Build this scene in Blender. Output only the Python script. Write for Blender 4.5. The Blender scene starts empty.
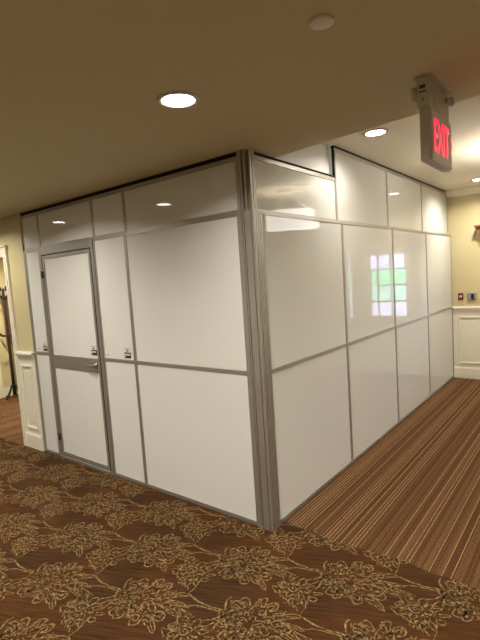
import bpy, bmesh, math, random
from mathutils import Vector, Matrix, noise as mnoise
C = bpy.context.scene.collection
R = math.radians

# ------------------------------------------------------------------ materials
def node_mat(name):
    m = bpy.data.materials.new(name); m.use_nodes = True
    nt = m.node_tree; nt.nodes.clear()
    out = nt.nodes.new('ShaderNodeOutputMaterial')
    return m, nt, out

def N(nt, kind, **kw):
    n = nt.nodes.new(kind)
    for k, v in kw.items():
        if k in n.inputs: n.inputs[k].default_value = v
        else: setattr(n, k, v)
    return n

def L(nt, a, b): nt.links.new(a, b)

def simple(name, col, rough=.5, metal=0., coat=0., bump=0., bscale=200., var=0., vscale=4., spec=.5, emit=None, estr=0.):
    m, nt, out = node_mat(name)
    p = N(nt, 'ShaderNodeBsdfPrincipled')
    p.inputs['Base Color'].default_value = (*col, 1)
    p.inputs['Roughness'].default_value = rough
    p.inputs['Metallic'].default_value = metal
    p.inputs['Specular IOR Level'].default_value = spec
    if coat:
        p.inputs['Coat Weight'].default_value = coat
        p.inputs['Coat Roughness'].default_value = .03
    tc = N(nt, 'ShaderNodeTexCoord')
    if var:
        n = N(nt, 'ShaderNodeTexNoise', Scale=vscale, Detail=4.)
        L(nt, tc.outputs['Object'], n.inputs['Vector'])
        mx = N(nt, 'ShaderNodeMix', data_type='RGBA')
        mx.inputs[6].default_value = (*[c*(1-var) for c in col], 1)
        mx.inputs[7].default_value = (*[min(1, c*(1+var)) for c in col], 1)
        L(nt, n.outputs['Fac'], mx.inputs[0]); L(nt, mx.outputs[2], p.inputs['Base Color'])
    if bump:
        n = N(nt, 'ShaderNodeTexNoise', Scale=bscale, Detail=2.)
        L(nt, tc.outputs['Object'], n.inputs['Vector'])
        b = N(nt, 'ShaderNodeBump', Strength=bump, Distance=.002)
        L(nt, n.outputs['Fac'], b.inputs['Height']); L(nt, b.outputs['Normal'], p.inputs['Normal'])
    if emit:
        p.inputs['Emission Color'].default_value = (*emit, 1)
        p.inputs['Emission Strength'].default_value = estr
    L(nt, p.outputs[0], out.inputs[0])
    return m

def panel_mat():
    m, nt, out = node_mat('glossy_white_laminate')
    d = N(nt, 'ShaderNodeBsdfDiffuse'); d.inputs['Color'].default_value = (.70, .70, .675, 1)
    g = N(nt, 'ShaderNodeBsdfGlossy'); g.inputs['Roughness'].default_value = .03
    fr = N(nt, 'ShaderNodeFresnel', IOR=1.5); mx = N(nt, 'ShaderNodeMixShader')
    tc = N(nt, 'ShaderNodeTexCoord')
    n = N(nt, 'ShaderNodeTexNoise', Scale=2.2, Detail=1.)
    L(nt, tc.outputs['Object'], n.inputs['Vector'])
    b = N(nt, 'ShaderNodeBump', Strength=1., Distance=.0022)
    L(nt, n.outputs['Fac'], b.inputs['Height']); L(nt, b.outputs['Normal'], g.inputs['Normal'])
    L(nt, fr.outputs[0], mx.inputs[0]); L(nt, d.outputs[0], mx.inputs[1]); L(nt, g.outputs[0], mx.inputs[2])
    L(nt, mx.outputs[0], out.inputs[0])
    return m

def metal_mat(name, col, rough=.48):
    m, nt, out = node_mat(name)
    p = N(nt, 'ShaderNodeBsdfPrincipled')
    p.inputs['Metallic'].default_value = .8; p.inputs['Roughness'].default_value = rough
    tc = N(nt, 'ShaderNodeTexCoord'); mp = N(nt, 'ShaderNodeMapping'); mp.inputs['Scale'].default_value = (6, 6, 1.5)
    n = N(nt, 'ShaderNodeTexNoise', Scale=3., Detail=3.)
    L(nt, tc.outputs['Object'], mp.inputs['Vector']); L(nt, mp.outputs[0], n.inputs['Vector'])
    mx = N(nt, 'ShaderNodeMix', data_type='RGBA')
    mx.inputs[6].default_value = (*[c*.95 for c in col], 1); mx.inputs[7].default_value = (*[min(1, c*1.05) for c in col], 1)
    L(nt, n.outputs['Fac'], mx.inputs[0]); L(nt, mx.outputs[2], p.inputs['Base Color'])
    L(nt, p.outputs[0], out.inputs[0])
    return m

def ramp(nt, src, stops):
    r = N(nt, 'ShaderNodeValToRGB'); cr = r.color_ramp
    while len(cr.elements) > 1: cr.elements.remove(cr.elements[-1])
    cr.elements[0].position = stops[0][0]; cr.elements[0].color = (*stops[0][1], 1)
    for pos, c in stops[1:]:
        e = cr.elements.new(pos); e.color = (*c, 1)
    L(nt, src, r.inputs[0]); return r

def stripe_carpet():
    m, nt, out = node_mat('striped_carpet')
    p = N(nt, 'ShaderNodeBsdfPrincipled'); p.inputs['Roughness'].default_value = 1.; p.inputs['Specular IOR Level'].default_value = .1
    tc = N(nt, 'ShaderNodeTexCoord'); sx = N(nt, 'ShaderNodeSeparateXYZ'); L(nt, tc.outputs['Object'], sx.inputs[0])
    def math_(op, a, b=None, c=None):
        q = N(nt, 'ShaderNodeMath', operation=op)
        for i, v in enumerate((a, b, c)):
            if v is None: continue
            if isinstance(v, (int, float)): q.inputs[i].default_value = v
            else: L(nt, v, q.inputs[i])
        return q.outputs[0]
    def cells(width, off):
        u = math_('MULTIPLY_ADD', sx.outputs[0], 1/width, off)
        w = N(nt, 'ShaderNodeTexWhiteNoise', noise_dimensions='1D'); L(nt, math_('FLOOR', u), w.inputs['W'])
        return w.outputs['Value'], math_('FRACT', u)
    v, fr = cells(.0075, 300.)
    base = ramp(nt, v, [(.0, (.078, .036, .014)), (.24, (.080, .037, .014)), (.30, (.110, .054, .022)), (.70, (.119, .059, .024)), (.73, (.132, .067, .029)), (1., (.136, .070, .031))])
    base.color_ramp.interpolation = 'CONSTANT'
    v2, fr2 = cells(.023, 71.)
    thin = math_('MULTIPLY', math_('GREATER_THAN', v2, .52), math_('LESS_THAN', fr2, .15))
    mx = N(nt, 'ShaderNodeMix', data_type='RGBA'); mx.inputs[7].default_value = (.46, .29, .15, 1)
    L(nt, math_('MULTIPLY', thin, .8), mx.inputs[0]); L(nt, base.outputs[0], mx.inputs[6])
    mp = N(nt, 'ShaderNodeMapping'); mp.inputs['Scale'].default_value = (110, 75, 0); L(nt, tc.outputs['Object'], mp.inputs['Vector'])
    fl = N(nt, 'ShaderNodeTexNoise', Scale=1., Detail=1.); L(nt, mp.outputs[0], fl.inputs['Vector'])
    fr = ramp(nt, fl.outputs['Fac'], [(.35, (.62, .60, .58)), (.55, (.98, .98, .98)), (.7, (1.2, 1.2, 1.2))])
    m2 = N(nt, 'ShaderNodeMix', data_type='RGBA', blend_type='MULTIPLY'); m2.inputs[0].default_value = .9
    L(nt, mx.outputs[2], m2.inputs[6]); L(nt, fr.outputs[0], m2.inputs[7])
    L(nt, m2.outputs[2], p.inputs['Base Color'])
    b = N(nt, 'ShaderNodeBump', Strength=.5, Distance=.003); L(nt, fl.outputs['Fac'], b.inputs['Height']); L(nt, b.outputs[0], p.inputs['Normal'])
    L(nt, p.outputs[0], out.inputs[0]); return m

def floral_base():
    m, nt, out = node_mat('floral_carpet_ground')
    p = N(nt, 'ShaderNodeBsdfPrincipled'); p.inputs['Roughness'].default_value = 1.; p.inputs['Specular IOR Level'].default_value = .1
    tc = N(nt, 'ShaderNodeTexCoord')
    def noise(sx, sy, scale, det):
        mp = N(nt, 'ShaderNodeMapping'); mp.inputs['Scale'].default_value = (sx, sy, 0)
        ro = N(nt, 'ShaderNodeMapping'); ro.inputs['Rotation'].default_value = (0, 0, R(-24))
        L(nt, tc.outputs['Object'], ro.inputs['Vector']); L(nt, ro.outputs[0], mp.inputs['Vector'])
        n = N(nt, 'ShaderNodeTexNoise', Scale=scale, Detail=det); L(nt, mp.outputs[0], n.inputs['Vector']); return n
    a = noise(5, 90, 1., 3.)
    r1 = ramp(nt, a.outputs['Fac'], [(.32, (.032, .015, .005)), (.5, (.050, .023, .008)), (.64, (.066, .031, .011)), (.78, (.092, .047, .019))])
    br = noise(2.2, 3.2, 1., 1.)
    r2 = ramp(nt, br.outputs['Fac'], [(.4, (.85, .85, .9)), (.6, (1.15, 1.0, .92))])
    mu = N(nt, 'ShaderNodeMix', data_type='RGBA', blend_type='MULTIPLY'); mu.inputs[0].default_value = 1
    L(nt, r1.outputs[0], mu.inputs[6]); L(nt, r2.outputs[0], mu.inputs[7]); L(nt, mu.outputs[2], p.inputs['Base Color'])
    n = N(nt, 'ShaderNodeTexNoise', Scale=260., Detail=1.); L(nt, tc.outputs['Object'], n.inputs['Vector'])
    b = N(nt, 'ShaderNodeBump', Strength=.5, Distance=.003); L(nt, n.outputs['Fac'], b.inputs['Height']); L(nt, b.outputs[0], p.inputs['Normal'])
    L(nt, p.outputs[0], out.inputs[0]); return m

def floral_thread():
    m, nt, out = node_mat('tan_flower_yarn')
    p = N(nt, 'ShaderNodeBsdfPrincipled'); p.inputs['Roughness'].default_value = 1.; p.inputs['Specular IOR Level'].default_value = .1
    tc = N(nt, 'ShaderNodeTexCoord')
    n = N(nt, 'ShaderNodeTexNoise', Scale=55., Detail=2.); L(nt, tc.outputs['Object'], n.inputs['Vector'])
    r = ramp(nt, n.outputs['Fac'], [(.34, (.080, .043, .017)), (.5, (.165, .102, .043)), (.66, (.29, .195, .090))])
    L(nt, r.outputs[0], p.inputs['Base Color']); L(nt, p.outputs[0], out.inputs[0]); return m

def glass_mat():
    m, nt, out = node_mat('window_glass')
    t = N(nt, 'ShaderNodeBsdfTransparent'); g = N(nt, 'ShaderNodeBsdfGlossy'); g.inputs['Roughness'].default_value = .02
    f = N(nt, 'ShaderNodeFresnel', IOR=1.45); mx = N(nt, 'ShaderNodeMixShader')
    L(nt, f.outputs[0], mx.inputs[0]); L(nt, t.outputs[0], mx.inputs[1]); L(nt, g.outputs[0], mx.inputs[2]); L(nt, mx.outputs[0], out.inputs[0])
    return m

M = dict(
    panel=panel_mat(),
    alu=metal_mat('brushed_aluminium', (.45, .43, .39)),
    alu_post=metal_mat('aluminium_extrusion', (.50, .475, .43), .45),
    steel=metal_mat('satin_steel', (.34, .34, .33), .28),
    black=simple('black_foam_gasket', (.006, .005, .005), .9),
    rubber=simple('black_door_seal', (.006, .005, .005), .7),
    wall=simple('yellow_wall_paint', (.54, .47, .27), .75, bump=.15, var=.04, vscale=1.5),
    white=simple('cream_trim_paint', (.78, .74, .62), .35, var=.02),
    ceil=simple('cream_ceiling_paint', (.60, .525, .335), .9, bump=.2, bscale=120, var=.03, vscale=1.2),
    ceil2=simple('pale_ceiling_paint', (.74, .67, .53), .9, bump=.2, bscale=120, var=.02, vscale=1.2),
    infill=simple('matt_white_board', (.78, .77, .76), .6),
    ring=simple('white_trim_ring', (.60, .56, .50), .5),
    disc=simple('cover_plate_plastic', (.74, .64, .58), .5),
    lampglow=simple('lit_lamp_lens', (1, 1, 1), .4, emit=(1, .93, .80), estr=25),
    plastic=simple('beige_plastic_casing', (.50, .46, .38), .45, var=.03),
    face=simple('sign_face_plate', (.60, .56, .47), .5),
    red=simple('lit_red_letters', (.8, .02, .05), .4, emit=(1, .02, .075), estr=1.3),
    muntin=simple('grey_brown_sash_paint', (.10, .085, .07), .5),
    slot=simple('dark_slot', (.05, .035, .03), .6),
    wood=simple('reddish_wood', (.24, .085, .035), .4, var=.25, vscale=20),
    iron=simple('black_wrought_iron', (.008, .006, .006), .8),
    grey=simple('grey_plastic', (.20, .20, .21), .35),
    screen=simple('dark_display', (.02, .025, .03), .15),
    maroon=simple('dark_red_plate', (.16, .03, .03), .4),
    pink=simple('pale_switch_key', (.62, .42, .36), .4),
    sticker_dark=simple('dark_sticker_ink', (.02, .006, .008), .5),
    sticker_red=simple('red_sticker_ink', (.10, .012, .012), .5),
    sticker_white=simple('white_sticker_ink', (.75, .73, .70), .5),
    sticker_grey=simple('grey_sticker_ink', (.30, .27, .25), .5),
    brownwood=simple('brown_door_wood', (.24, .12, .045), .5, var=.15, vscale=8),
    art=simple('print_paper', (.78, .78, .74), .4, var=.2, vscale=9),
    glass=glass_mat(),
    shade=simple('lit_fabric_shade', (.85, .80, .70), .7, emit=(1, .96, .90), estr=7),
    stripe=stripe_carpet(), floral=floral_base(), thread=floral_thread(),
    grass=simple('lawn_grass', (.22, .40, .26), .9, var=.3, vscale=3),
    hedge=simple('hedge_leaves', (.07, .34, .17), .9, var=.5, vscale=14, bump=1, bscale=30),
    shrub=simple('grey_green_leaves', (.16, .33, .27), .9, var=.6, vscale=10, bump=1, bscale=30),
    brick=simple('pale_stone_wall', (.30, .29, .42), .8, var=.2, vscale=6),
    pave=simple('grey_pavement', (.42, .43, .46), .8, var=.15, vscale=4),
)

# ------------------------------------------------------------------ mesh helpers
class MB:
    def __init__(s): s.bm = bmesh.new()
    def box(s, x0, x1, y0, y1, z0, z1, bev=0., mi=0):
        t = bmesh.new()
        bmesh.ops.create_cube(t, size=1)
        for v in t.verts:
            v.co = Vector(((x0+x1)/2 + v.co.x*(x1-x0), (y0+y1)/2 + v.co.y*(y1-y0), (z0+z1)/2 + v.co.z*(z1-z0)))
        if bev:
            bmesh.ops.bevel(t, geom=list(t.edges), offset=bev, segments=2, profile=.5, affect='EDGES', clamp_overlap=True)
        s.merge(t, mi); return s
    def merge(s, t, mi=0):
        mp = {}
        for v in t.verts: mp[v] = s.bm.verts.new(v.co)
        for f in t.faces:
            try:
                g = s.bm.faces.new([mp[v] for v in f.verts]); g.material_index = mi; g.smooth = f.smooth
            except ValueError: pass
        t.free()
    def prism(s, pts, axis, a, b, mi=0):
        """extrude a 2D outline: axis 'x' -> pts=(y,z), 'y' -> (x,z), 'z' -> (x,y)"""
        def P(p, d):
            return {'x': (d, p[0], p[1]), 'y': (p[0], d, p[1]), 'z': (p[0], p[1], d)}[axis]
        t = bmesh.new()
        A = [t.verts.new(P(p, a)) for p in pts]; B = [t.verts.new(P(p, b)) for p in pts]
        t.faces.new(A); t.faces.new(B[::-1]); n = len(pts)
        for i in range(n): t.faces.new([A[i], B[i], B[(i+1) % n], A[(i+1) % n]])
        bmesh.ops.recalc_face_normals(t, faces=t.faces); s.merge(t, mi); return s
    def lathe(s, prof, c, axis='z', n=40, mi=0, smooth=True):
        """prof = [(r, h)...]; revolved round an axis through c"""
        t = bmesh.new(); rings = []
        for r, h in prof:
            ring = []
            for k in range(n):
                a = 2*math.pi*k/n; u, v = r*math.cos(a), r*math.sin(a)
                p = {'z': (u, v, h), 'x': (h, u, v), 'y': (u, h, v)}[axis]
                ring.append(t.verts.new(Vector(c)+Vector(p)))
            rings.append(ring)
        for i in range(len(rings)-1):
            for k in range(n):
                f = t.faces.new([rings[i][k], rings[i][(k+1) % n], rings[i+1][(k+1) % n], rings[i+1][k]]); f.smooth = smooth
        t.faces.new(rings[0][::-1]); t.faces.new(rings[-1])
        bmesh.ops.remove_doubles(t, verts=t.verts, dist=1e-6)
        bmesh.ops.recalc_face_normals(t, faces=t.faces); s.merge(t, mi); return s
    def tube(s, pts, r, n=10, mi=0):
        t = bmesh.new(); rings = []; pts = [Vector(p) for p in pts]
        rr = r if isinstance(r, (list, tuple)) else [r]*len(pts)
        up = Vector((.13, .31, .94)).normalized()
        for i, p in enumerate(pts):
            d = (pts[min(i+1, len(pts)-1)]-pts[max(i-1, 0)]).normalized()
            a = d.cross(up)
            if a.length < .05: a = d.cross(Vector((1, 0, 0)))
            a.normalize(); b = d.cross(a).normalized()
            rings.append([t.verts.new(p+(a*math.cos(2*math.pi*k/n)+b*math.sin(2*math.pi*k/n))*rr[i]) for k in range(n)])
        for i in range(len(rings)-1):
            for k in range(n):
                f = t.faces.new([rings[i][k], rings[i][(k+1) % n], rings[i+1][(k+1) % n], rings[i+1][k]]); f.smooth = True
        t.faces.new(rings[0][::-1]); t.faces.new(rings[-1])
        bmesh.ops.recalc_face_normals(t, faces=t.faces); s.merge(t, mi); return s
    def build(s, name, mats, parent=None, label=None):
        me = bpy.data.meshes.new(name)
        off = Vector((0, 0, 0)); q = parent
        while q is not None: off += q.location; q = q.parent
        if parent is None and s.bm.verts:      # origin at the base centre of the thing
            xs = [v.co.x for v in s.bm.verts]; ys = [v.co.y for v in s.bm.verts]; zs = [v.co.z for v in s.bm.verts]
            off = Vector(((min(xs)+max(xs))/2, (min(ys)+max(ys))/2, min(zs)))
            if name.startswith('floor'): off = Vector((0, 0, 0))
        bmesh.ops.translate(s.bm, verts=s.bm.verts, vec=-off)
        s.bm.to_mesh(me); s.bm.free()
        for m in (mats if isinstance(mats, (list, tuple)) else [mats]): me.materials.append(m)
        o = bpy.data.objects.new(name, me); C.objects.link(o)
        if parent is not None: o.parent = parent
        else: o.location = off
        if label: o['label'] = label
        return o

def thing(name, label, cat, loc, group=None):
    o = bpy.data.objects.new(name, None); C.objects.link(o); o.location = loc; o.empty_display_size = .1
    o['label'] = label; o['category'] = cat
    if group: o['group'] = group
    return o
def tag(o, label, cat, group=None):
    o['label'] = label; o['category'] = cat
    if group: o['group'] = group
    return o
def struct(name, mb, mats, parent=None):
    o = mb.build(name, mats, parent)
    if parent is None: o['kind'] = 'structure'
    return o

# ------------------------------------------------------------------ key sizes (metres)
ZM, ZT, ZC, ZH = 1.067, 2.121, 2.504, 2.755
L0, L1, L2, L3 = -2.94, -2.632, -1.722, -1.286
CW, CD = .114, .0855                     # corner post faces
RY = [CD, 1.2734, 2.476, 3.668, 4.897]
XL, XR, YB, YE = -7.2, 4.6, -4.6, 4.90   # room extents
def edge_y(x): return .338 - .11*x       # edge of the low ceiling
def carpet_edge(x):
    if x < -3.1: return -.035
    return .128 + .012*math.sin(x*9.3+.6) + .008*math.sin(x*23+1.7)

# ------------------------------------------------------------------ floor
xs = [XL + (XR-XL)*i/300 for i in range(301)]
def floor_piece(top):
    bm = MB(); t = bmesh.new(); row = []
    for x in xs:
        e = carpet_edge(x)
        a, b = (e, 8.0) if top else (YB, e)
        row.append([t.verts.new((x, a, 0)), t.verts.new((x, b, 0)), t.verts.new((x, b, -.08)), t.verts.new((x, a, -.08))])
    for i in range(300):
        p, q = row[i], row[i+1]
        for k in range(4): t.faces.new([p[k], q[k], q[(k+1) % 4], p[(k+1) % 4]])
    t.faces.new(row[0]); t.faces.new(row[-1][::-1])
    bmesh.ops.recalc_face_normals(t, faces=t.faces); bm.merge(t); return bm

def motif():
    """strokes of one repeat: list of (points, widths), metres, tip of the stem at the origin"""
    rnd = random.Random(11); S = []
    def stroke(pts, w0, w1=None, w2=None):
        w1 = w0 if w1 is None else w1; n = len(pts)
        ws = []
        for i in range(n):
            t = i/(n-1); ws.append(w0+(w1-w0)*min(1, t*2) if w2 is None or t < .5 else w1+(w2-w1)*(t*2-1))
        S.append((pts, ws))
    def bez(a, b, c, d, n=9):
        o = []
        for i in range(n+1):
            t = i/n; u = 1-t
            o.append(tuple(u**3*a[k]+3*u*u*t*b[k]+3*u*t*t*c[k]+t**3*d[k] for k in (0, 1)))
        return o
    def loop(cx, cy, rx, ry, rot, a0=0., a1=360., w=.006, n=12, jit=.0):
        pts = []
        for i in range(n+1):
            a = R(a0+(a1-a0)*i/n); x, y = rx*math.cos(a), ry*math.sin(a)
            j = 1+rnd.uniform(-jit, jit)
            pts.append((cx+(x*math.cos(rot)-y*math.sin(rot))*j, cy+(x*math.sin(rot)+y*math.cos(rot))*j))
        S.append((pts, [w*rnd.uniform(.75, 1.25) for _ in pts]))
    # stem
    stroke(bez((0, 0), (.05, -.012), (.10, -.028), (.15, -.020), 10), .004, .011, .006)
    stroke(bez((.14, -.022), (.18, -.020), (.22, .004), (.265, .0), 8), .008, .006, .012)
    stroke(bez((.045, -.085), (.11, -.045), (.17, -.035), (.26, -.005), 10), .005, .007, .008)
    stroke(bez((.215, .095), (.215, .05), (.24, .02), (.275, -.01), 8), .005, .010, .008)
    # large peony: outer ring of curled petals, inner folds
    cx, cy = .405, .015
    for k in range(13):
        a = R(20+k*360/13+rnd.uniform(-7, 7)); ex = .150*(1+.12*math.cos(a)); ey = .145
        px, py = cx+ex*math.cos(a), cy+ey*math.sin(a)
        loop(px, py, .040, .026, a, -150, 150, .0070, 12, .06)
        loop(px-.012*math.cos(a), py-.012*math.sin(a), .022, .013, a+.2, -140, 170, .0055, 9, .08)
    for k in range(11):
        a = R(k*360/11+12+rnd.uniform(-10, 10)); r = .088
        loop(cx+r*math.cos(a), cy+r*math.sin(a), .034, .020, a+rnd.uniform(-.4, .4), -140, 140, .0062, 10, .1)
    for k in range(7):
        a = R(k*360/7+rnd.uniform(-14, 14)); r = .042
        loop(cx+.01+r*math.cos(a), cy-.02+r*math.sin(a), .022, .014, a, -150, 120, .006, 8, .1)
    for k in range(26):
        a = rnd.uniform(0, 2*math.pi); r0 = rnd.uniform(.03, .1); r1 = r0+rnd.uniform(.03, .06)
        b = a+rnd.uniform(-.35, .35)
        p = (cx+r0*math.cos(a), cy+r0*math.sin(a)); q = (cx+r1*math.cos(b), cy+r1*math.sin(b))
        m1 = ((p[0]+q[0])/2+rnd.uniform(-.014, .014), (p[1]+q[1])/2+rnd.uniform(-.014, .014))
        stroke(bez(p, m1, m1, q, 5), .004, .007, .004)
    for k in range(60):
        a = rnd.uniform(0, 2*math.pi); r = .17*math.sqrt(rnd.random())+.01
        x, y = cx+r*math.cos(a)*1.05, cy+r*math.sin(a)
        loop(x, y, rnd.uniform(.008, .020), rnd.uniform(.005, .012), a+rnd.uniform(-.8, .8), rnd.uniform(0, 120), rnd.uniform(180, 330), .0048, 6, .15)
    for k in range(30):
        a = rnd.uniform(0, 2*math.pi); r = .10*math.sqrt(rnd.random())
        loop(.17+r*math.cos(a), -.205+r*math.sin(a), rnd.uniform(.008, .018), rnd.uniform(.005, .010), a+rnd.uniform(-.8, .8), rnd.uniform(0, 120), rnd.uniform(180, 330), .0048, 6, .15)
    # leaves running off the right side of the flower
    for dx, dy, ln, an in ((.13, .07, .13, 12), (.14, .03, .12, -6), (.13, -.07, .12, -24), (.10, .11, .12, 28)):
        p = (cx+dx, cy+dy); q = (p[0]+ln*math.cos(R(an)), p[1]+ln*math.sin(R(an)))
        nx, ny = -math.sin(R(an))*.022, math.cos(R(an))*.022
        stroke(bez(p, (p[0]+.03+nx, p[1]+ny), (q[0]-.04+nx, q[1]+ny), q, 7), .005, .007, .003)
        stroke(bez(p, (p[0]+.03-nx, p[1]-ny), (q[0]-.04-nx, q[1]-ny), q, 7), .004, .006, .003)
        stroke([p, ((p[0]+q[0])/2, (p[1]+q[1])/2), q], .003, .004, .002)
    # small blossom on its own stalks
    bx, by = .165, -.20
    loop(bx, by, .030, .024, .5, 0, 360, .008, 14, .05); loop(bx, by, .012, .009, 0, 0, 300, .005, 7)
    for k in range(9):
        a = R(k*40+rnd.uniform(-8, 8)); r = .062
        loop(bx+r*math.cos(a), by+r*math.sin(a)*.92, .027, .015, a, -140, 150, .0062, 9, .08)
    for k in range(5):
        a = R(-95+k*26); r = .10
        loop(bx+.03+r*math.cos(a), by+r*math.sin(a), .030, .012, a+.15, -150, 140, .006, 9, .1)
    for e in ((.185, -.13), (.225, -.15), (.25, -.19)):
        stroke(bez((.275, -.01), (.27, -.06), (e[0]+.03, e[1]+.05), e, 8), .006, .008, .004)
    stroke(bez((.26, -.21), (.30, -.26), (.31, -.31), (.30, -.36), 8), .007, .006, .003)
    for s in (0, 1, 2):
        y = -.115-.022*s
        loop(.075+.022*s, y, .038, .010, -.25, 0, 340, .0058, 10, .08)
    for k in range(6):
        p = (.08+.03*k+rnd.uniform(-.01, .01), -.27-.01*k); q = (p[0]+.04, p[1]-.03)
        stroke([p, ((p[0]+q[0])/2+.006, (p[1]+q[1])/2+.006), q], .004, .007, .003)
    return S

def add_pattern(mb):
    rnd = random.Random(5); S = motif(); t = bmesh.new()
    O = Vector((.235, -.194)); A = Vector((.588, .195)); B = Vector((-.302, .358))
    for i in range(-12, 13):
        for j in range(-14, 10):
            o = O+A*i+B*j
            if not (-5.2 < o.x < 2.6 and -3.0 < o.y < .6): continue
            if o.x < -3.2 and o.y > .3: continue
            for pts, ws in S:
                pv = None
                for k in range(len(pts)):
                    p = Vector(pts[k]); nv = mnoise.noise_vector(Vector((p.x*22, p.y*22, 3.1)))*.011 + mnoise.noise_vector(Vector((p.x*7, p.y*7, 8.4)))*.014
                    p = p+Vector((nv.x, nv.y))*min(1, p.length*9)+o; p.x += rnd.uniform(-.0015, .0015); p.y += rnd.uniform(-.0015, .0015)
                    a = Vector(pts[max(k-1, 0)]); b = Vector(pts[min(k+1, len(pts)-1)]); d = b-a
                    if d.length < 1e-6: continue
                    d.normalize(); nrm = Vector((-d.y, d.x))*ws[k]*.5*1.15
                    lim = min(carpet_edge(p.x)+.004, -.012 if p.x < .0 else 9)
                    ok = p.y < lim and p.y > YB+.1
                    cur = (t.verts.new((p.x+nrm.x, p.y+nrm.y, .0012)), t.verts.new((p.x-nrm.x, p.y-nrm.y, .0012))) if ok else None
                    if pv and cur: t.faces.new([pv[0], pv[1], cur[1], cur[0]])
                    pv = cur
    for v in [v for v in t.verts if not v.link_faces]: t.verts.remove(v)
    bmesh.ops.recalc_face_normals(t, faces=t.faces)
    for f in t.faces:
        if f.normal.z < 0: f.normal_flip()
    mb.merge(t, 1)

fb = floor_piece(False); add_pattern(fb)
struct('floor', fb, [M['floral'], M['thread']])
struct('floor', floor_piece(True), [M['stripe']])

# ------------------------------------------------------------------ ceiling
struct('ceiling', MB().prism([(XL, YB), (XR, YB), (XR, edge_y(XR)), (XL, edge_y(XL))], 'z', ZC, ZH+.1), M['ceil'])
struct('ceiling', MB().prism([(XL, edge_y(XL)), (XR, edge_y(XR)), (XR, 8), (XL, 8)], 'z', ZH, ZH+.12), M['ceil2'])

# ------------------------------------------------------------------ walls
T = .12
DX0, DX1 = -4.42, -3.335                       # doorway opening into the hall
w = MB()
w.box(DX1, L0-.0005, 0, .10, 0, ZH)
w.box(XL, DX0, 0, .10, 0, ZH); w.box(DX0, DX1, 0, .10, 2.09, ZH)
struct('wall_left', w, M['wall'])
WX = [(.66, 1.28), (1.565, 1.66)]; WZ = (.90, 1.95)
w = MB(); x = -.2
for a, b in WX:
    w.box(x, a, YE, YE+T, 0, ZH)
    w.box(a, b, YE, YE+T, 0, WZ[0]); w.box(a, b, YE, YE+T, WZ[1], ZH); x = b
w.box(x, XR+T, YE, YE+T, 0, ZH)
struct('wall_far', w, M['wall'])
struct('wall_right', MB().box(XR, XR+T, YB, YE, 0, ZH), M['wall'])
struct('wall_back', MB().box(XL-T, XR+T, YB-T, YB, 0, ZH), M['wall'])
struct('wall_side', MB().box(XL-T, XL, YB, 0, 0, ZH), M['wall'])
# hall behind the doorway
struct('wall_hall', MB().box(-6.12, -6.0, .10, 1.45, 0, ZH), M['wall'])
struct('wall_hall_end', MB().box(-6.12, -3.0, 1.45, 1.57, 0, ZH), M['wall'])
struct('wall_hall_side', MB().box(-3.12, -3.0, .10, 1.45, 0, ZH), M['wall'])

def wainscot(name, a, b, pos, axis, sgn, openings=(), pitch=.62, first=None):
    """raised-panel wainscot, chair rail and baseboard; 'axis' is the running axis, sgn the facing side"""
    mb = MB()
    def bx(u0, u1, d0, d1, z0, z1, bev=0):
        if u1-u0 < .004: return
        d0, d1 = sorted((pos+sgn*d0, pos+sgn*d1))
        if axis == 'x': mb.box(u0, u1, d0, d1, z0, z1, bev)
        else: mb.box(d0, d1, u0, u1, z0, z1, bev)
    segs = []; u = a
    for o in openings: segs.append((u, o[0])); u = o[1]
    segs.append((u, b))
    for o in openings:
        bx(o[0], o[1], 0, .012, .15, .845); bx(o[0], o[1], 0, .024, 0, .15, .003)
    for u0, u1 in segs:
        bx(u0, u1, 0, .012, .15, 1.03)
        bx(u0, u1, .012, .045, 1.035, 1.062, .006); bx(u0, u1, 0, .022, 1.0, 1.035, .004); bx(u0, u1, 0, .030, 1.060, 1.072, .003)
        bx(u0, u1, 0, .024, 0, .15, .003); bx(u0, u1, 0, .020, .15, .165, .003); 
        n = max(1, round((u1-u0)/pitch)); st = (u1-u0)/n; m = .075 if st > .4 else .05
        for k in range(n):
            p0, p1 = u0+k*st+m, u0+(k+1)*st-m
            for z0, z1 in ((.225, .245), (.905, .925)): bx(p0, p1, .012, .026, z0, z1, .004)
            for q0, q1 in ((p0, p0+.02), (p1-.02, p1)): bx(q0, q1, .012, .026, .245, .905, .004)
            if p1-p0 > .1: bx(p0+.05, p1-.05, .012, .017, .29, .86, .002)
    return struct(name, mb, M['white'])

wainscot('trim_1', .004, XR, YE, 'x', -1, openings=WX, pitch=.45)
wainscot('trim_2', -3.262, L0-.0005, 0.0, 'x', -1, pitch=.34)
wainscot('trim_3', XL, XR, YB, 'x', 1, pitch=.8)
wainscot('trim_4', YB, YE, XR, 'y', -1, pitch=.8)
wainscot('trim_5', XL, DX0-.11, 0.0, 'x', -1, pitch=.7)
# door casing round the hall doorway
cs = MB(); y0, y1 = -.028, 0.0
for a, b in ((DX1, DX1+.072), (DX0-.105, DX0)):
    cs.box(a, b, y0, y1, 0, 2.09, .004); cs.box(a+.02, b-.02, y0-.008, y0, 0.15, 2.09, .003)
cs.box(DX0-.105, DX1+.072, y0, y1, 2.09, 2.195, .004); cs.box(DX0-.125, DX1+.085, y0-.015, y1, 2.195, 2.215, .004)
cs.box(DX1-.012, DX1, 0, .10, 0, 2.09); cs.box(DX0, DX0+.012, 0, .10, 0, 2.09); cs.box(DX0+.012, DX1-.012, 0, .10, 2.078, 2.09)
struct('trim_6', cs, M['white'])
# crown moulding on the far wall
cr = [(YE, 2.755), (YE-.085, 2.755), (YE-.085, 2.742), (YE-.06, 2.725), (YE-.028, 2.69), (YE-.02, 2.668), (YE, 2.664)]
struct('trim_7', MB().prism(cr, 'x', -.06, XR), M['white'])
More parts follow.
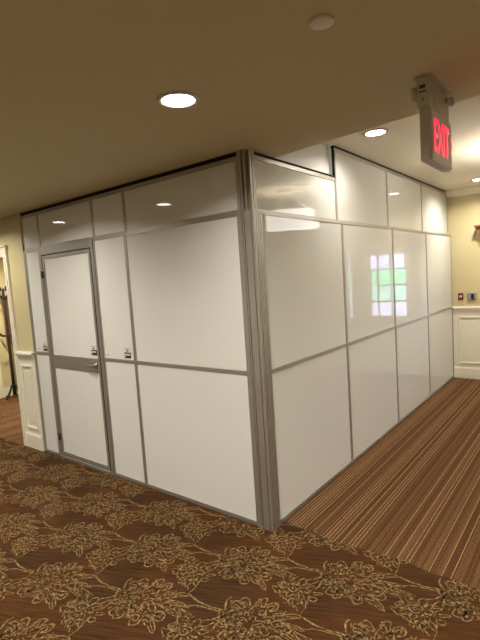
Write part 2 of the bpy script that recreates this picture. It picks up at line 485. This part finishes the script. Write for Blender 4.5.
# hall baseboard and white door casing on its far wall
hb = MB(); hb.box(-6.0, -5.985, .10, 1.45, 0, .15, .003); hb.box(-5.985, -3.12, 1.435, 1.45, 0, .15, .003)
struct('baseboard_hall', hb, M['white'])
hc = MB(); hc.box(-5.985, -5.955, .85, .955, 0, 2.15, .004); hc.box(-5.985, -5.955, .10, .85, 2.05, 2.15, .004)
struct('trim_8', hc, M['white'])
d = struct('door_1', MB().box(-5.999, -5.962, .12, .85, .01, 2.05, .003), M['white'])
MB().lathe([(.028, 0), (.028, .012), (.012, .02), (.012, .045), (.028, .055), (.028, .075), (.016, .085)], (-5.962, .80, .95), 'x', 20).build('door_knob', M['iron'], d)
o = MB().box(-5.9995, -5.965, 1.10, 1.43, .84, 1.66, .004).box(-5.965, -5.958, 1.14, 1.39, .88, 1.62, .003).build('wall_board', M['brownwood'])
tag(o, 'brown wooden board on the hall wall behind the black stand', 'board')

# windows in the far wall
for i, (a, b) in enumerate(WX):
    fr = MB(); z0, z1 = WZ; f = .022 if i else .03
    for q in ((a, a+f), (b-f, b)): fr.box(q[0], q[1], YE+.02, YE+.07, z0, z1, .003)
    fr.box(a+f, b-f, YE+.02, YE+.07, z0, z0+f, .003); fr.box(a+f, b-f, YE+.02, YE+.07, z1-f, z1, .003)
    o = struct('window_%d' % (i+1), fr, M['white'])
    c = MB(); cw = .05 if i else .07
    c.box(a-cw, a, YE-.02, YE, z0-.02, z1+cw, .003); c.box(b, b+cw, YE-.02, YE, z0-.02, z1+cw, .003); c.box(a, b, YE-.02, YE, z1, z1+cw, .003)
    c.box(a-cw, b+cw, YE-.05, YE, z0-.05, z0-.02, .004)
    c.build('window_casing', M['white'], o)
    if i == 0:
        g = MB()
        for mx in (.91, 1.13): g.box(mx-.012, mx+.012, YE+.035, YE+.055, z0+f, z1-f)
        for k in (1, 2, 3):
            zz = z0+(z1-z0)*k/4; g.box(a+f, b-f, YE+.0355, YE+.0545, zz-.012, zz+.012)
        g.build('muntins', M['muntin'], o)
    MB().box(a+f, b-f, YE+.043, YE+.047, z0+f, z1-f).build('window_pane', M['glass'], o)

# ------------------------------------------------------------------ modular partition
def wall_mb(side):
    """box writer in wall coordinates: u runs along the wall, d is depth behind the face"""
    mb = MB()
    def bx(u0, u1, d0, d1, z0, z1, bev=0., mi=0):
        if side == 'L': mb.box(u0, u1, d0, d1, z0, z1, bev, mi)      # faces -Y
        else: mb.box(-d1, -d0, u0, u1, z0, z1, bev, mi)              # faces +X
    mb.bx = bx; return mb
def base(side, u, d=.02, z=0.): return (u, d, z) if side == 'L' else (-d, u, z)

def sticker(side, u, z, parent, d=0., w=.088):
    m = wall_mb(side); h = .024
    m.bx(u-w/2, u+w/2, d+.0035, d+.0050, z-h, z+h, 0, 0)
    m.bx(u-w/2+.004, u+w/2-.004, d+.0031, d+.0035, z-h+.004, z+.004, 0, 1)
    m.bx(u-w/2+.006, u-w/2+.018, d+.0027, d+.0031, z-.015, z+.017, 0, 2)
    for k in range(5): m.bx(u-w/2+.026+.011*k, u-w/2+.034+.011*k, d+.0027, d+.0031, z+.000, z+.014, 0, 2)
    m.bx(u-.018, u+.014, d+.0035, d+.0050, z+.030, z+.048, 0, 3); m.bx(u-.036, u+.030, d+.0035, d+.0050, z+.054, z+.059, 0, 3)
    m.build('sticker', [M['sticker_dark'], M['sticker_red'], M['sticker_white'], M['sticker_grey']], parent, 'small dark red and black sticker')

def stud(side, u, z, parent):
    c = (u, .004, z) if side == 'L' else (-.004, u, z)
    h = -1 if side == 'L' else 1
    MB().lathe([(.010, 0), (.010, h*.003), (.006, h*.005), (.003, h*.003)], c, 'y' if side == 'L' else 'x', 16).build('plug_cap', M['ring'], parent)

def bay(side, u0, u1, label, stick=None, stud_u=None, wl=0.):
    g = .0012; s = .0165; u0 += g; u1 -= g; D = .045
    t = thing('wall_panel', label, 'wall panel', base(side, (u0+u1)/2), 'modular white wall panels, %s face' % ('door' if side == 'L' else 'corridor'))
    f = wall_mb(side)
    for a, b in ((u0, u0+s+wl), (u1-s, u1)):
        f.bx(a, b, 0, D, 0, ZT-.002, .002)
    u0 += wl
    for z0, z1 in ((0, .030), (ZM-.015, ZM+.015), (ZT-.022, ZT-.002)):
        f.bx(u0+s, u1-s, .0005, D, z0, z1, .0015)
    f.build('frame', M['alu'], t)
    for nm, z0, z1 in (('lower_panel', .030, ZM-.015), ('upper_panel', ZM+.015, ZT-.022)):
        p = wall_mb(side); p.bx(u0+s, u1-s, .005, .013, z0, z1, .001); p.build(nm, M['panel'], t)
    if stick: sticker(side, stick, ZM+.052, t)
    if stud_u: stud(side, stud_u, ZM+.05, t)
    return t

bay('L', L0, L1, 'narrow glossy white panel at far left, between wainscot and the door', stick=-2.712, stud_u=-2.84, wl=.03)
bay('L', L2, L3, 'narrow glossy white panel right of the door, with dark red sticker', stick=-1.385, stud_u=-1.66)
bay('L', L3, -CW, 'wide glossy white panel between the narrow one and the corner post, reflecting picture frames')
bay('R', RY[0], RY[1], 'large glossy white panel just right of corner post, reflecting the pendant lamp')
bay('R', RY[1], RY[2], 'glossy white panel reflecting left half of the gridded window')
bay('R', RY[2], RY[3], 'glossy white panel reflecting right half of the gridded window')
bay('R', RY[3], RY[4], 'last glossy white panel, meeting the yellow wall')

# door bay
t = thing('partition_door', 'white aluminium-framed door with lever handle and wide grey middle rail', 'door', (L2-.45, .02, 0))
f = wall_mb('L'); a, b = L1+.0012, L2-.0012
JS = .040
f.bx(a, a+JS, -.004, .05, 0, ZT-.002, .002); f.bx(b-JS, b, -.004, .05, 0, ZT-.002, .002)
f.bx(a+JS, b-JS, -.004, .05, ZT-.070, ZT-.002, .002); f.bx(a+JS, b-JS, -.010, .05, 0, .028, .002)
f.build('door_frame', M['alu'], t)
s = wall_mb('L'); i0, i1 = a+JS, b-JS; zt = ZT-.070
s.bx(i0, i0+.004, .000, .045, .028, zt); s.bx(i1-.015, i1, -.0025, .045, .028, zt); s.bx(i0+.004, i1-.015, -.001, .045, zt-.009, zt); s.bx(i0+.004, i1-.015, .006, .045, .028, .034)
s.build('door_seal', M['rubber'], t)
l = wall_mb('L'); a, b = i0+.004, i1-.015; z0, z1 = .034, zt-.009; sw = .034
l.bx(a, a+sw, .000, .04, z0, z1, .002); l.bx(b-sw, b, .000, .04, z0, z1, .002)
l.bx(a+sw, b-sw, .0005, .04, z0, z0+.034, .002); l.bx(a+sw, b-sw, .0005, .04, z1-.034, z1, .002)
l.bx(a+sw, b-sw, -.001, .04, .935, 1.065, .002)
leaf = l.build('door_leaf', M['alu'], t)
p = wall_mb('L'); p.bx(a+sw, b-sw, .006, .03, z0+.034, .935, .001); p.build('lower_panel', M['panel'], leaf, 'glossy white lower door panel')
p = wall_mb('L'); p.bx(a+sw, b-sw, .006, .03, 1.065, z1-.034, .001); p.build('upper_panel', M['panel'], leaf, 'glossy white upper door panel')
h = MB(); hx, hz = b-.062, 1.005
h.lathe([(.026, 0), (.026, -.008), (.022, -.011), (.011, -.012), (.011, -.045), (.009, -.048)], (hx, -.001, hz), 'y', 24)
h.tube([(hx+.004, -.044, hz), (hx-.02, -.046, hz), (hx-.06, -.046, hz-.002), (hx-.10, -.043, hz-.006), (hx-.122, -.034, hz-.007)], [.010, .010, .009, .008, .006], 12)
h.build('lever_handle', M['steel'], leaf, 'chrome lever handle')
h = MB(); h.lathe([(.011, 0), (.011, -.006), (.007, -.008)], (hx+.01, -.001, .952), 'y', 18); h.build('keyhole', M['steel'], leaf)
for hz in (.22, 1.86):
    h = MB(); h.tube([(i0-.002, -.012, hz-.035), (i0-.002, -.012, hz+.035)], .007, 12); h.box(i0-.022, i0+.018, -.007, -.0035, hz-.035, hz+.035, .001)
    h.build('hinge', M['slot'], t)
sticker('L', b-.088, 1.118, leaf, .0008)
MB().lathe([(.010, 0), (.010, -.003), (.006, -.005), (.003, -.003)], (a+sw+.03, .006, 1.12), 'y', 16).build('plug_cap', M['ring'], leaf)

# header (transom) panels, set slightly behind the main face
def header(side, u0, u1, ztop, d, label, gask=.018, inner=0.):
    g = .0012; s = .016; u0 += g; u1 -= g; D = d+.035
    t = thing('header_panel', label, 'header panel', base(side, (u0+u1)/2, d+.01, ZT), 'header panels up to the ceiling, %s face' % ('door' if side == 'L' else 'corridor'))
    f = wall_mb(side); z1 = ztop-gask
    f.bx(u0, u0+s, d, D, ZT, z1, .002); f.bx(u1-s, u1, d, D, ZT, z1, .002)
    f.bx(u0+s, u1-s, d+.0005, D, ZT, ZT+.020, .0015); f.bx(u0+s, u1-s, d+.0005, D, z1-.030, z1, .0015)
    f.build('frame', M['alu'], t)
    p = wall_mb(side); p.bx(u0+s, u1-s, d+.005, d+.013, ZT+.020, z1-.030, .001); p.build('header_board', M['panel'], t)
    k = wall_mb(side); k.bx(u0, u1, d+.002, D, z1, ztop-.0005, .001); k.build('gasket', M['black'], t, 'black foam strip under the ceiling')
    return t
DL, DR = .015, .042
header('L', L0, L1, ZC, DL, 'narrow white header panel at the far left end, under the ceiling', gask=.028)
header('L', L1, L2, ZC, DL, 'white header panel directly above the door', gask=.028)
header('L', L2, L3, ZC, DL, 'small white header panel above the narrow panel right of door', gask=.028)
header('L', L3, -CW, ZC, DL, 'long white header panel left of corner post, with a downlight reflected in it', gask=.028)
header('R', RY[0], RY[1], ZC, DR, 'short header panel right of corner post, under the lower ceiling')
header('R', RY[1], RY[2], ZH, DR, 'tall white header panel, first one reaching the higher ceiling')
header('R', RY[2], RY[3], ZH, DR, 'tall white header panel in the middle of the higher run')
header('R', RY[3], RY[4], ZH, DR, 'tall white header panel against the far yellow wall')
# white board closing the gap above the low header
t = thing('infill_board', 'matt white board filling the triangle between low header and higher ceiling', 'board', (-.10, .8, ZC-.04))
p = MB(); p.box(-.105, -.093, edge_y(0)+.05, RY[1]-.012, ZC-.04, ZH-.001, .001); p.build('board', M['infill'], t)
p = MB(); p.box(-.062, -.045, RY[1]-.012, RY[1]-.001, ZC+.002, ZH-.002, .001); p.build('edge_gasket', M['black'], t, 'black foam edge strip')

# corner post
t = thing('corner_post', 'fluted aluminium corner post joining the two white partition faces', 'post', (-.05, .04, 0))
def groove(u, w=.004, dp=.014): return [(u-w, -.006), (u-w, -.006+dp), (u+w, -.006+dp), (u+w, -.006)]
def groove_r(v, w=.003, dp=.014): return [(.006, v-w), (.006-dp, v-w), (.006-dp, v+w), (.006, v+w)]
prof = [(-CW+.001, .04), (-CW+.001, -.006)] + groove(-.086, .0025) + groove(-.070, .0035) + groove(-.014, .003) + [(.000, -.006), (.006, .000)]
prof += groove_r(.022, .0035) + groove_r(.046, .0025) + groove_r(.070, .0025) + [(.006, CD-.001), (-.03, CD-.001), (-.03, .04)]
MB().prism(prof, 'z', 0, ZT+.004).build('lower_post', M['alu_post'], t)
prof = [(-CW+.001, .055), (-CW+.001, .012), (-.102, .012), (-.102, .032), (-.092, .032), (-.092, .004), (-.074, .004), (-.074, .030), (-.064, .030), (-.064, .010), (-.048, .010),
        (-.048, .044), (-.036, .044), (-.036, .030), (-.024, .030), (-.024, .046), (-.040, .046), (-.040, .056), (-.024, .056), (-.024, .070), (-.038, .070), (-.038, .076), (-.024, .076), (-.024, CD-.001), (-.07, CD-.001), (-.07, .055)]
MB().prism(prof, 'z', ZT+.004, ZC-.001).build('upper_post', M['alu_post'], t)
# partition end trim beside the stub wall, and at the far wall
# ------------------------------------------------------------------ ceiling fittings
def downlight(loc, label, energy, r=.076):
    t = thing('recessed_light', label, 'downlight', loc, 'round recessed downlights')
    MB().lathe([(r+.019, -.0002), (r+.019, -.004), (r+.014, -.008), (r, -.008), (r-.004, -.003), (r-.004, -.0003)], loc, 'z', 48).build('trim_ring', M['ring'], t)
    MB().lathe([(r-.005, -.0045), (r-.006, -.0055)], loc, 'z', 40).build('lens', M['lampglow'], t)
    ld = bpy.data.lights.new('downlight_lamp', 'AREA'); ld.shape = 'DISK'; ld.size = .13; ld.spread = R(152); ld.energy = energy; ld.color = (1, .93, .80)
    lo = bpy.data.objects.new('lamp', ld); C.objects.link(lo); lo.parent = t; lo.location = (0, 0, -.0075)
    return t
LOW = ZC
E1 = 19
downlight((.241, -.842, LOW), 'bright round downlight in the lower ceiling, in front of the white partition', E1)
downlight((-1.81, -.90, LOW), 'downlight in lower ceiling, mirrored in the long header panel left of corner post', E1)
downlight((-3.33, -.63, LOW), 'downlight in lower ceiling, mirrored in header above the door', E1*.75)
for x, y in ((.25, -2.6), (-1.8, -2.6), (2.4, -.9), (2.4, -2.6), (-4.6, -2.6)):  # out-of-view lamps added to raise the general room light
    downlight((x, y, LOW), 'unseen downlight added to light the room, in the lower ceiling behind the viewpoint', 34)
downlight((.339, 1.212, ZH), 'downlight in the higher ceiling just beyond the ceiling step', 8)
downlight((.497, 4.262, ZH), 'small far downlight in higher ceiling near the yellow wall', 20)
for x, y in ((2.6, 1.3), (2.6, 4.0)):  # more lamps out of view, added to light the corridor side
    downlight((x, y, ZH), 'unseen downlight added to the higher ceiling for more light, off to the right', 26)

o = MB().lathe([(.040, -.0002), (.040, -.006), (.037, -.009), (.028, -.010), (.010, -.011)], (1.004, -.945, LOW), 'z', 40).build('ceiling_cover_plate', M['disc'])
tag(o, 'small round pinkish cover plate on the lower ceiling, near the top edge', 'cover plate')

# exit sign, hung from the lower ceiling, face along the Y axis
y0, y1 = -.258, .085; X0, X1 = 1.094, 1.142; ZB, ZS = 2.150, 2.372
t = thing('exit_sign', 'ceiling-hung EXIT sign with lit red letters and side lamp heads', 'exit sign', (1.118, -.09, 2.15))
m = MB(); m.box(X0-.004, X1-.004, y0, y0+.092, ZS+.004, ZC-.006, .004); m.box(X0-.003, X1-.004, y0+.094, y1-.01, ZS+.004, ZC-.006, .004)
m.box(X0-.015, X1+.010, y0+.012, y1-.02, ZC-.006, ZC-.0005)
hous = m.build('housing', M['plastic'], t)
m = MB(); m.box(X0+.008, X0+.032, y0-.0025, y0+.0005, 2.452, 2.466, .0005, 0); m.box(X0+.006, X0+.034, y0-.004, y0+.0005, 2.436, 2.440, .0005, 0); m.box(X0+.020, X0+.023, y0-.0025, y0+.0005, 2.400, 2.414, .0005, 0)
m.build('vent_slot', M['slot'], hous)
X0 += .005; X1 += .005
m = MB(); m.box(X0, X1-.002, y0-.004, y1, ZB, ZS, .005)
body = m.build('sign_body', M['plastic'], t)
m = MB(); m.box(X1-.002, X1-.0005, y0+.010, y1-.010, ZB+.014, ZS-.010, .0005); m.build('face_plate', M['face'], body)
cu = bpy.data.curves.new('exit_letters', 'FONT'); cu.body = 'EXIT'; cu.size = .2; cu.extrude = .0012; cu.align_x = 'CENTER'; cu.offset = .003
tmp = bpy.data.objects.new('tmp', cu); C.objects.link(tmp); bpy.context.view_layer.update()
me = bpy.data.meshes.new_from_object(tmp.evaluated_get(bpy.context.evaluated_depsgraph_get()))
bpy.data.objects.remove(tmp); bpy.data.curves.remove(cu)
vx = [v.co.x for v in me.vertices]; vy = [v.co.y for v in me.vertices]
wx, hy = max(vx)-min(vx), max(vy)-min(vy); mx_, my_ = (max(vx)+min(vx))/2, min(vy)
for v in me.vertices:
    a, b, c = (v.co.x-mx_)/wx*.245, (v.co.y-my_)/hy*.140, v.co.z
    v.co = Vector((X1+.0009+c, (y0+y1)/2-.010+a, ZB+.042+b))-Vector(t.location)
me.name = 'letters'; me.materials.append(M['red'])
lo = bpy.data.objects.new('letters', me); C.objects.link(lo); lo.parent = t; lo['label'] = 'lit red letters reading EXIT'
ch = MB(); yc = y1-.028
zc = ZB+.112
ch.prism([(yc, zc+.03), (yc+.006, zc+.03), (yc+.017, zc), (yc+.006, zc-.03), (yc, zc-.03), (yc+.010, zc)], 'x', X1-.0004, X1+.002)
ch.build('chevron', M['red'], t)
for sx, yy in ((-1, -.20), (1, .02)):
    x0 = (X0-.008) if sx < 0 else (X1-.010); q = 1 if sx < 0 else .68
    m = MB(); m.tube([(x0, yy, 2.465), (x0+sx*.014, yy, 2.462)], .010, 12)
    hd = m.build('lamp_arm', M['plastic'], t)
    m = MB(); m.lathe([(.022*q, 0), (.028*q, sx*.004), (.031*q, sx*.012), (.031*q, sx*.020), (.024*q, sx*.024)], (x0+sx*.012, yy, 2.452), 'x', 28)
    m.build('lamp_head', M['plastic'], t)

# pendant lamp, mirrored in the white panels
pc = Vector((1.29, 2.62, ZH))
t = thing('pendant_light', 'white drum pendant lamp mirrored in the large white panel', 'pendant lamp', (pc.x, pc.y, ZH))
MB().lathe([(.10, -.0003), (.10, -.022), (.092, -.034), (.02, -.038)], pc, 'z', 40).build('canopy', M['white'], t)
for k in range(3):
    a = R(30+120*k); d_ = Vector((math.cos(a), math.sin(a), 0))
    MB().tube([pc+d_*.05+Vector((0, 0, -.025)), pc+d_*.315+Vector((0, 0, -.30))], .007, 8).build('suspension_rod', M['white'], t)
pr = []
sh = MB(); tt = bmesh.new(); n = 64; ring = {}
for j, (r, zz) in enumerate(((.335, -.275), (.335, -.485), (.329, -.485), (.329, -.275))):
    for k in range(n):
        ring[j, k] = tt.verts.new(pc+Vector((r*math.cos(2*math.pi*k/n), r*math.sin(2*math.pi*k/n), zz)))
for j in range(4):
    for k in range(n):
        fc = tt.faces.new([ring[j, k], ring[j, (k+1) % n], ring[(j+1) % 4, (k+1) % n], ring[(j+1) % 4, k]]); fc.smooth = j in (0, 2)
sh.merge(tt); sh.build('drum_shade', M['shade'], t)
MB().lathe([(.328, -.465), (.328, -.470), (.2, -.478), (.05, -.482)], pc, 'z', 48).build('diffuser', M['shade'], t)
ld = bpy.data.lights.new('pendant_lamp', 'POINT'); ld.energy = 9; ld.color = (1, .93, .82); ld.shadow_soft_size = .08
lo = bpy.data.objects.new('bulb', ld); C.objects.link(lo); lo.parent = t; lo.location = (0, 0, -.38)

# ------------------------------------------------------------------ far wall fittings
t = thing('thermostat', 'dark grey wall controller with black display above the chair rail', 'wall controller', (.265, YE, 1.16))
MB().box(.205, .325, YE-.028, YE-.0005, 1.165, 1.265, .008).build('casing', M['grey'], t)
MB().box(.255, .295, YE-.031, YE-.0275, 1.178, 1.252, .002).build('display', M['screen'], t)
MB().box(.304, .317, YE-.031, YE-.0275, 1.19, 1.24, .002).build('button_strip', M['sticker_grey'], t)
t = thing('switch_plate', 'small dark red plate with pale key left of the grey controller', 'switch', (.115, YE, 1.17))
MB().box(.078, .150, YE-.012, YE-.0005, 1.165, 1.268, .004).build('plate', M['maroon'], t)
MB().lathe([(.020, 0), (.020, -.006), (.015, -.010), (.006, -.011)], (.114, YE-.0125, 1.217), 'y', 24).build('key', M['pink'], t)
t = thing('wall_bracket', 'reddish wooden bracket shelf high on the yellow wall, cut by photo edge', 'shelf', (.50, YE, 2.08))
MB().box(.33, .70, YE-.16, YE-.0005, 2.190, 2.215, .004).build('shelf_board', M['wood'], t)
pts = [(.345, 2.19), (.68, 2.19), (.66, 2.165), (.645, 2.12), (.635, 2.08), (.62, 2.06), (.40, 2.06), (.385, 2.08), (.375, 2.12), (.36, 2.165)]
MB().prism(pts, 'y', YE-.12, YE-.0005).build('corbel', M['wood'], t)

# ------------------------------------------------------------------ coat stand in the hall
cx, cy = -5.79, 1.05
t = thing('coat_stand', 'black wrought-iron stand with curled hooks seen through the left doorway', 'coat stand', (cx, cy, 0))
MB().tube([(cx, cy, .05), (cx, cy, .5), (cx, cy, 1.2), (cx, cy, 1.78)], [.026, .024, .021, .020], 14).build('pole', M['iron'], t)
for k in range(4):
    a = R(20+90*k); dx, dy = math.cos(a), math.sin(a)
    MB().tube([(cx, cy, .22), (cx+dx*.04, cy+dy*.04, .20), (cx+dx*.09, cy+dy*.09, .10), (cx+dx*.13, cy+dy*.13, .03), (cx+dx*.17, cy+dy*.17, .013)], .013, 10).build('foot', M['iron'], t)
    pts = []
    for i in range(13):
        q = i/12; an = R(-90+300*q); rr = .085*(1-.55*q)
        pts.append((cx+dx*(.085+rr*math.cos(an)*.8), cy+dy*(.085+rr*math.cos(an)*.8), 1.76+rr*math.sin(an)))
    MB().tube([(cx, cy, 1.60)]+pts, .013, 10).build('hook', M['iron'], t)
    MB().tube([(cx, cy, 1.02), (cx+dx*.08, cy+dy*.08, 1.02), (cx+dx*.13, cy+dy*.13, 1.03), (cx+dx*.155, cy+dy*.155, 1.06)], .012, 10).build('lower_arm', M['iron'], t)
o = MB().box(-5.80, -5.73, 1.26, 1.34, .26, .64, .012).box(-5.795, -5.735, 1.265, 1.335, 0, .26, .01).build('upright_box', M['white'])
tag(o, 'slim white upright box behind the doorway beside the black stand', 'box')
downlight((-5.0, .55, LOW), 'unseen downlight added to brighten the hall behind the left doorway', 48)  # hall lamp is out of view, added to brighten the doorway

# ------------------------------------------------------------------ pictures on the back wall (seen only as reflections)
for x0, x1, nm in ((-6.66, -6.02, 'squarish'), (-5.72, -5.30, 'narrow'), (-5.03, -3.90, 'wide')):
    t = thing('picture_frame', '%s white-framed picture mirrored faintly in the wide white panel' % nm, 'picture', ((x0+x1)/2, YB, 1.1), 'framed pictures mirrored in the partition')
    f = MB(); z0, z1 = 1.12, 2.02; q = .06
    f.box(x0, x0+q, YB+.001, YB+.035, z0, z1, .005); f.box(x1-q, x1, YB+.001, YB+.035, z0, z1, .005)
    f.box(x0+q, x1-q, YB+.001, YB+.035, z0, z0+q, .005); f.box(x0+q, x1-q, YB+.001, YB+.035, z1-q, z1, .005)
    f.build('frame', M['white'], t)
    MB().box(x0+q, x1-q, YB+.002, YB+.015, z0+q, z1-q).build('print', M['art'], t)

# ------------------------------------------------------------------ outside the windows
struct('ground', MB().box(-9, 14, 8.02, 32, -.35, -.2), M['pave'])
o = MB().box(-9, 14, 12, 30, -.2, -.15, .01).build('lawn', M['grass']); o['kind'] = 'structure'
o = MB().box(-8, 13, 14.5, 16, -.15, 1.68, .12).build('hedge', M['hedge']); tag(o, 'clipped green hedge outside the gridded window', 'hedge')
o = MB().box(-8, 13, 14.1, 14.45, -.15, .48, .02).build('low_wall', M['brick']); tag(o, 'low pale stone wall in front of the clipped hedge outside', 'wall')
o = MB().box(-8, 13, 14.14, 14.42, .481, 1.05, .05).build('shrub_row', M['shrub']); tag(o, 'row of grey-green shrubs between low wall and hedge outside', 'shrubs'); o['kind'] = 'stuff'
o = MB().box(-9, 14, 20, 20.4, -.15, 4.2, .02).build('garden_wall', M['brick']); tag(o, 'pale stone wall far beyond the hedge outside', 'wall')

sd = bpy.data.lights.new('daylight_sun', 'SUN'); sd.energy = 17; sd.color = (1, .97, .92); sd.angle = .01
so = bpy.data.objects.new('daylight_sun', sd); C.objects.link(so); so.location = (0, -10, 20)
so.rotation_euler = Vector((.25, .65, -.72)).to_track_quat('-Z', 'Y').to_euler()
# ------------------------------------------------------------------ world
wd = bpy.data.worlds.new('world'); bpy.context.scene.world = wd; wd.use_nodes = True
nt = wd.node_tree; nt.nodes.clear()
sky = N(nt, 'ShaderNodeTexSky'); sky.sky_type = 'NISHITA'; sky.sun_elevation = R(38); sky.sun_rotation = R(200); sky.sun_disc = False
bg = N(nt, 'ShaderNodeBackground', Strength=2.5); ow = N(nt, 'ShaderNodeOutputWorld')
L(nt, sky.outputs[0], bg.inputs[0]); L(nt, bg.outputs[0], ow.inputs[0])

# ------------------------------------------------------------------ camera
cd = bpy.data.cameras.new('camera'); cam = bpy.data.objects.new('camera', cd); C.objects.link(cam)
yaw, pit, rol = R(38.431), R(-5.2716), R(-3.78)
fw = Vector((-math.sin(yaw)*math.cos(pit), math.cos(yaw)*math.cos(pit), math.sin(pit)))
rt = Vector((math.cos(yaw), math.sin(yaw), 0)); up = rt.cross(fw)
r2 = rt*math.cos(rol)+up*math.sin(rol); u2 = -rt*math.sin(rol)+up*math.cos(rol)
mt = Matrix(((r2.x, u2.x, -fw.x), (r2.y, u2.y, -fw.y), (r2.z, u2.z, -fw.z)))
cam.matrix_world = Matrix.Translation((1.7079, -2.3546, 1.7017)) @ mt.to_4x4()
cd.sensor_fit = 'VERTICAL'; cd.sensor_height = 36; cd.sensor_width = 27; cd.lens = 455.25/640*36; cd.clip_start = .05
bpy.context.scene.camera = cam
vs = bpy.context.scene.view_settings
vs.view_transform = 'Standard'; vs.look = 'None'; vs.gamma = 1; vs.use_curve_mapping = False; vs.exposure = .06
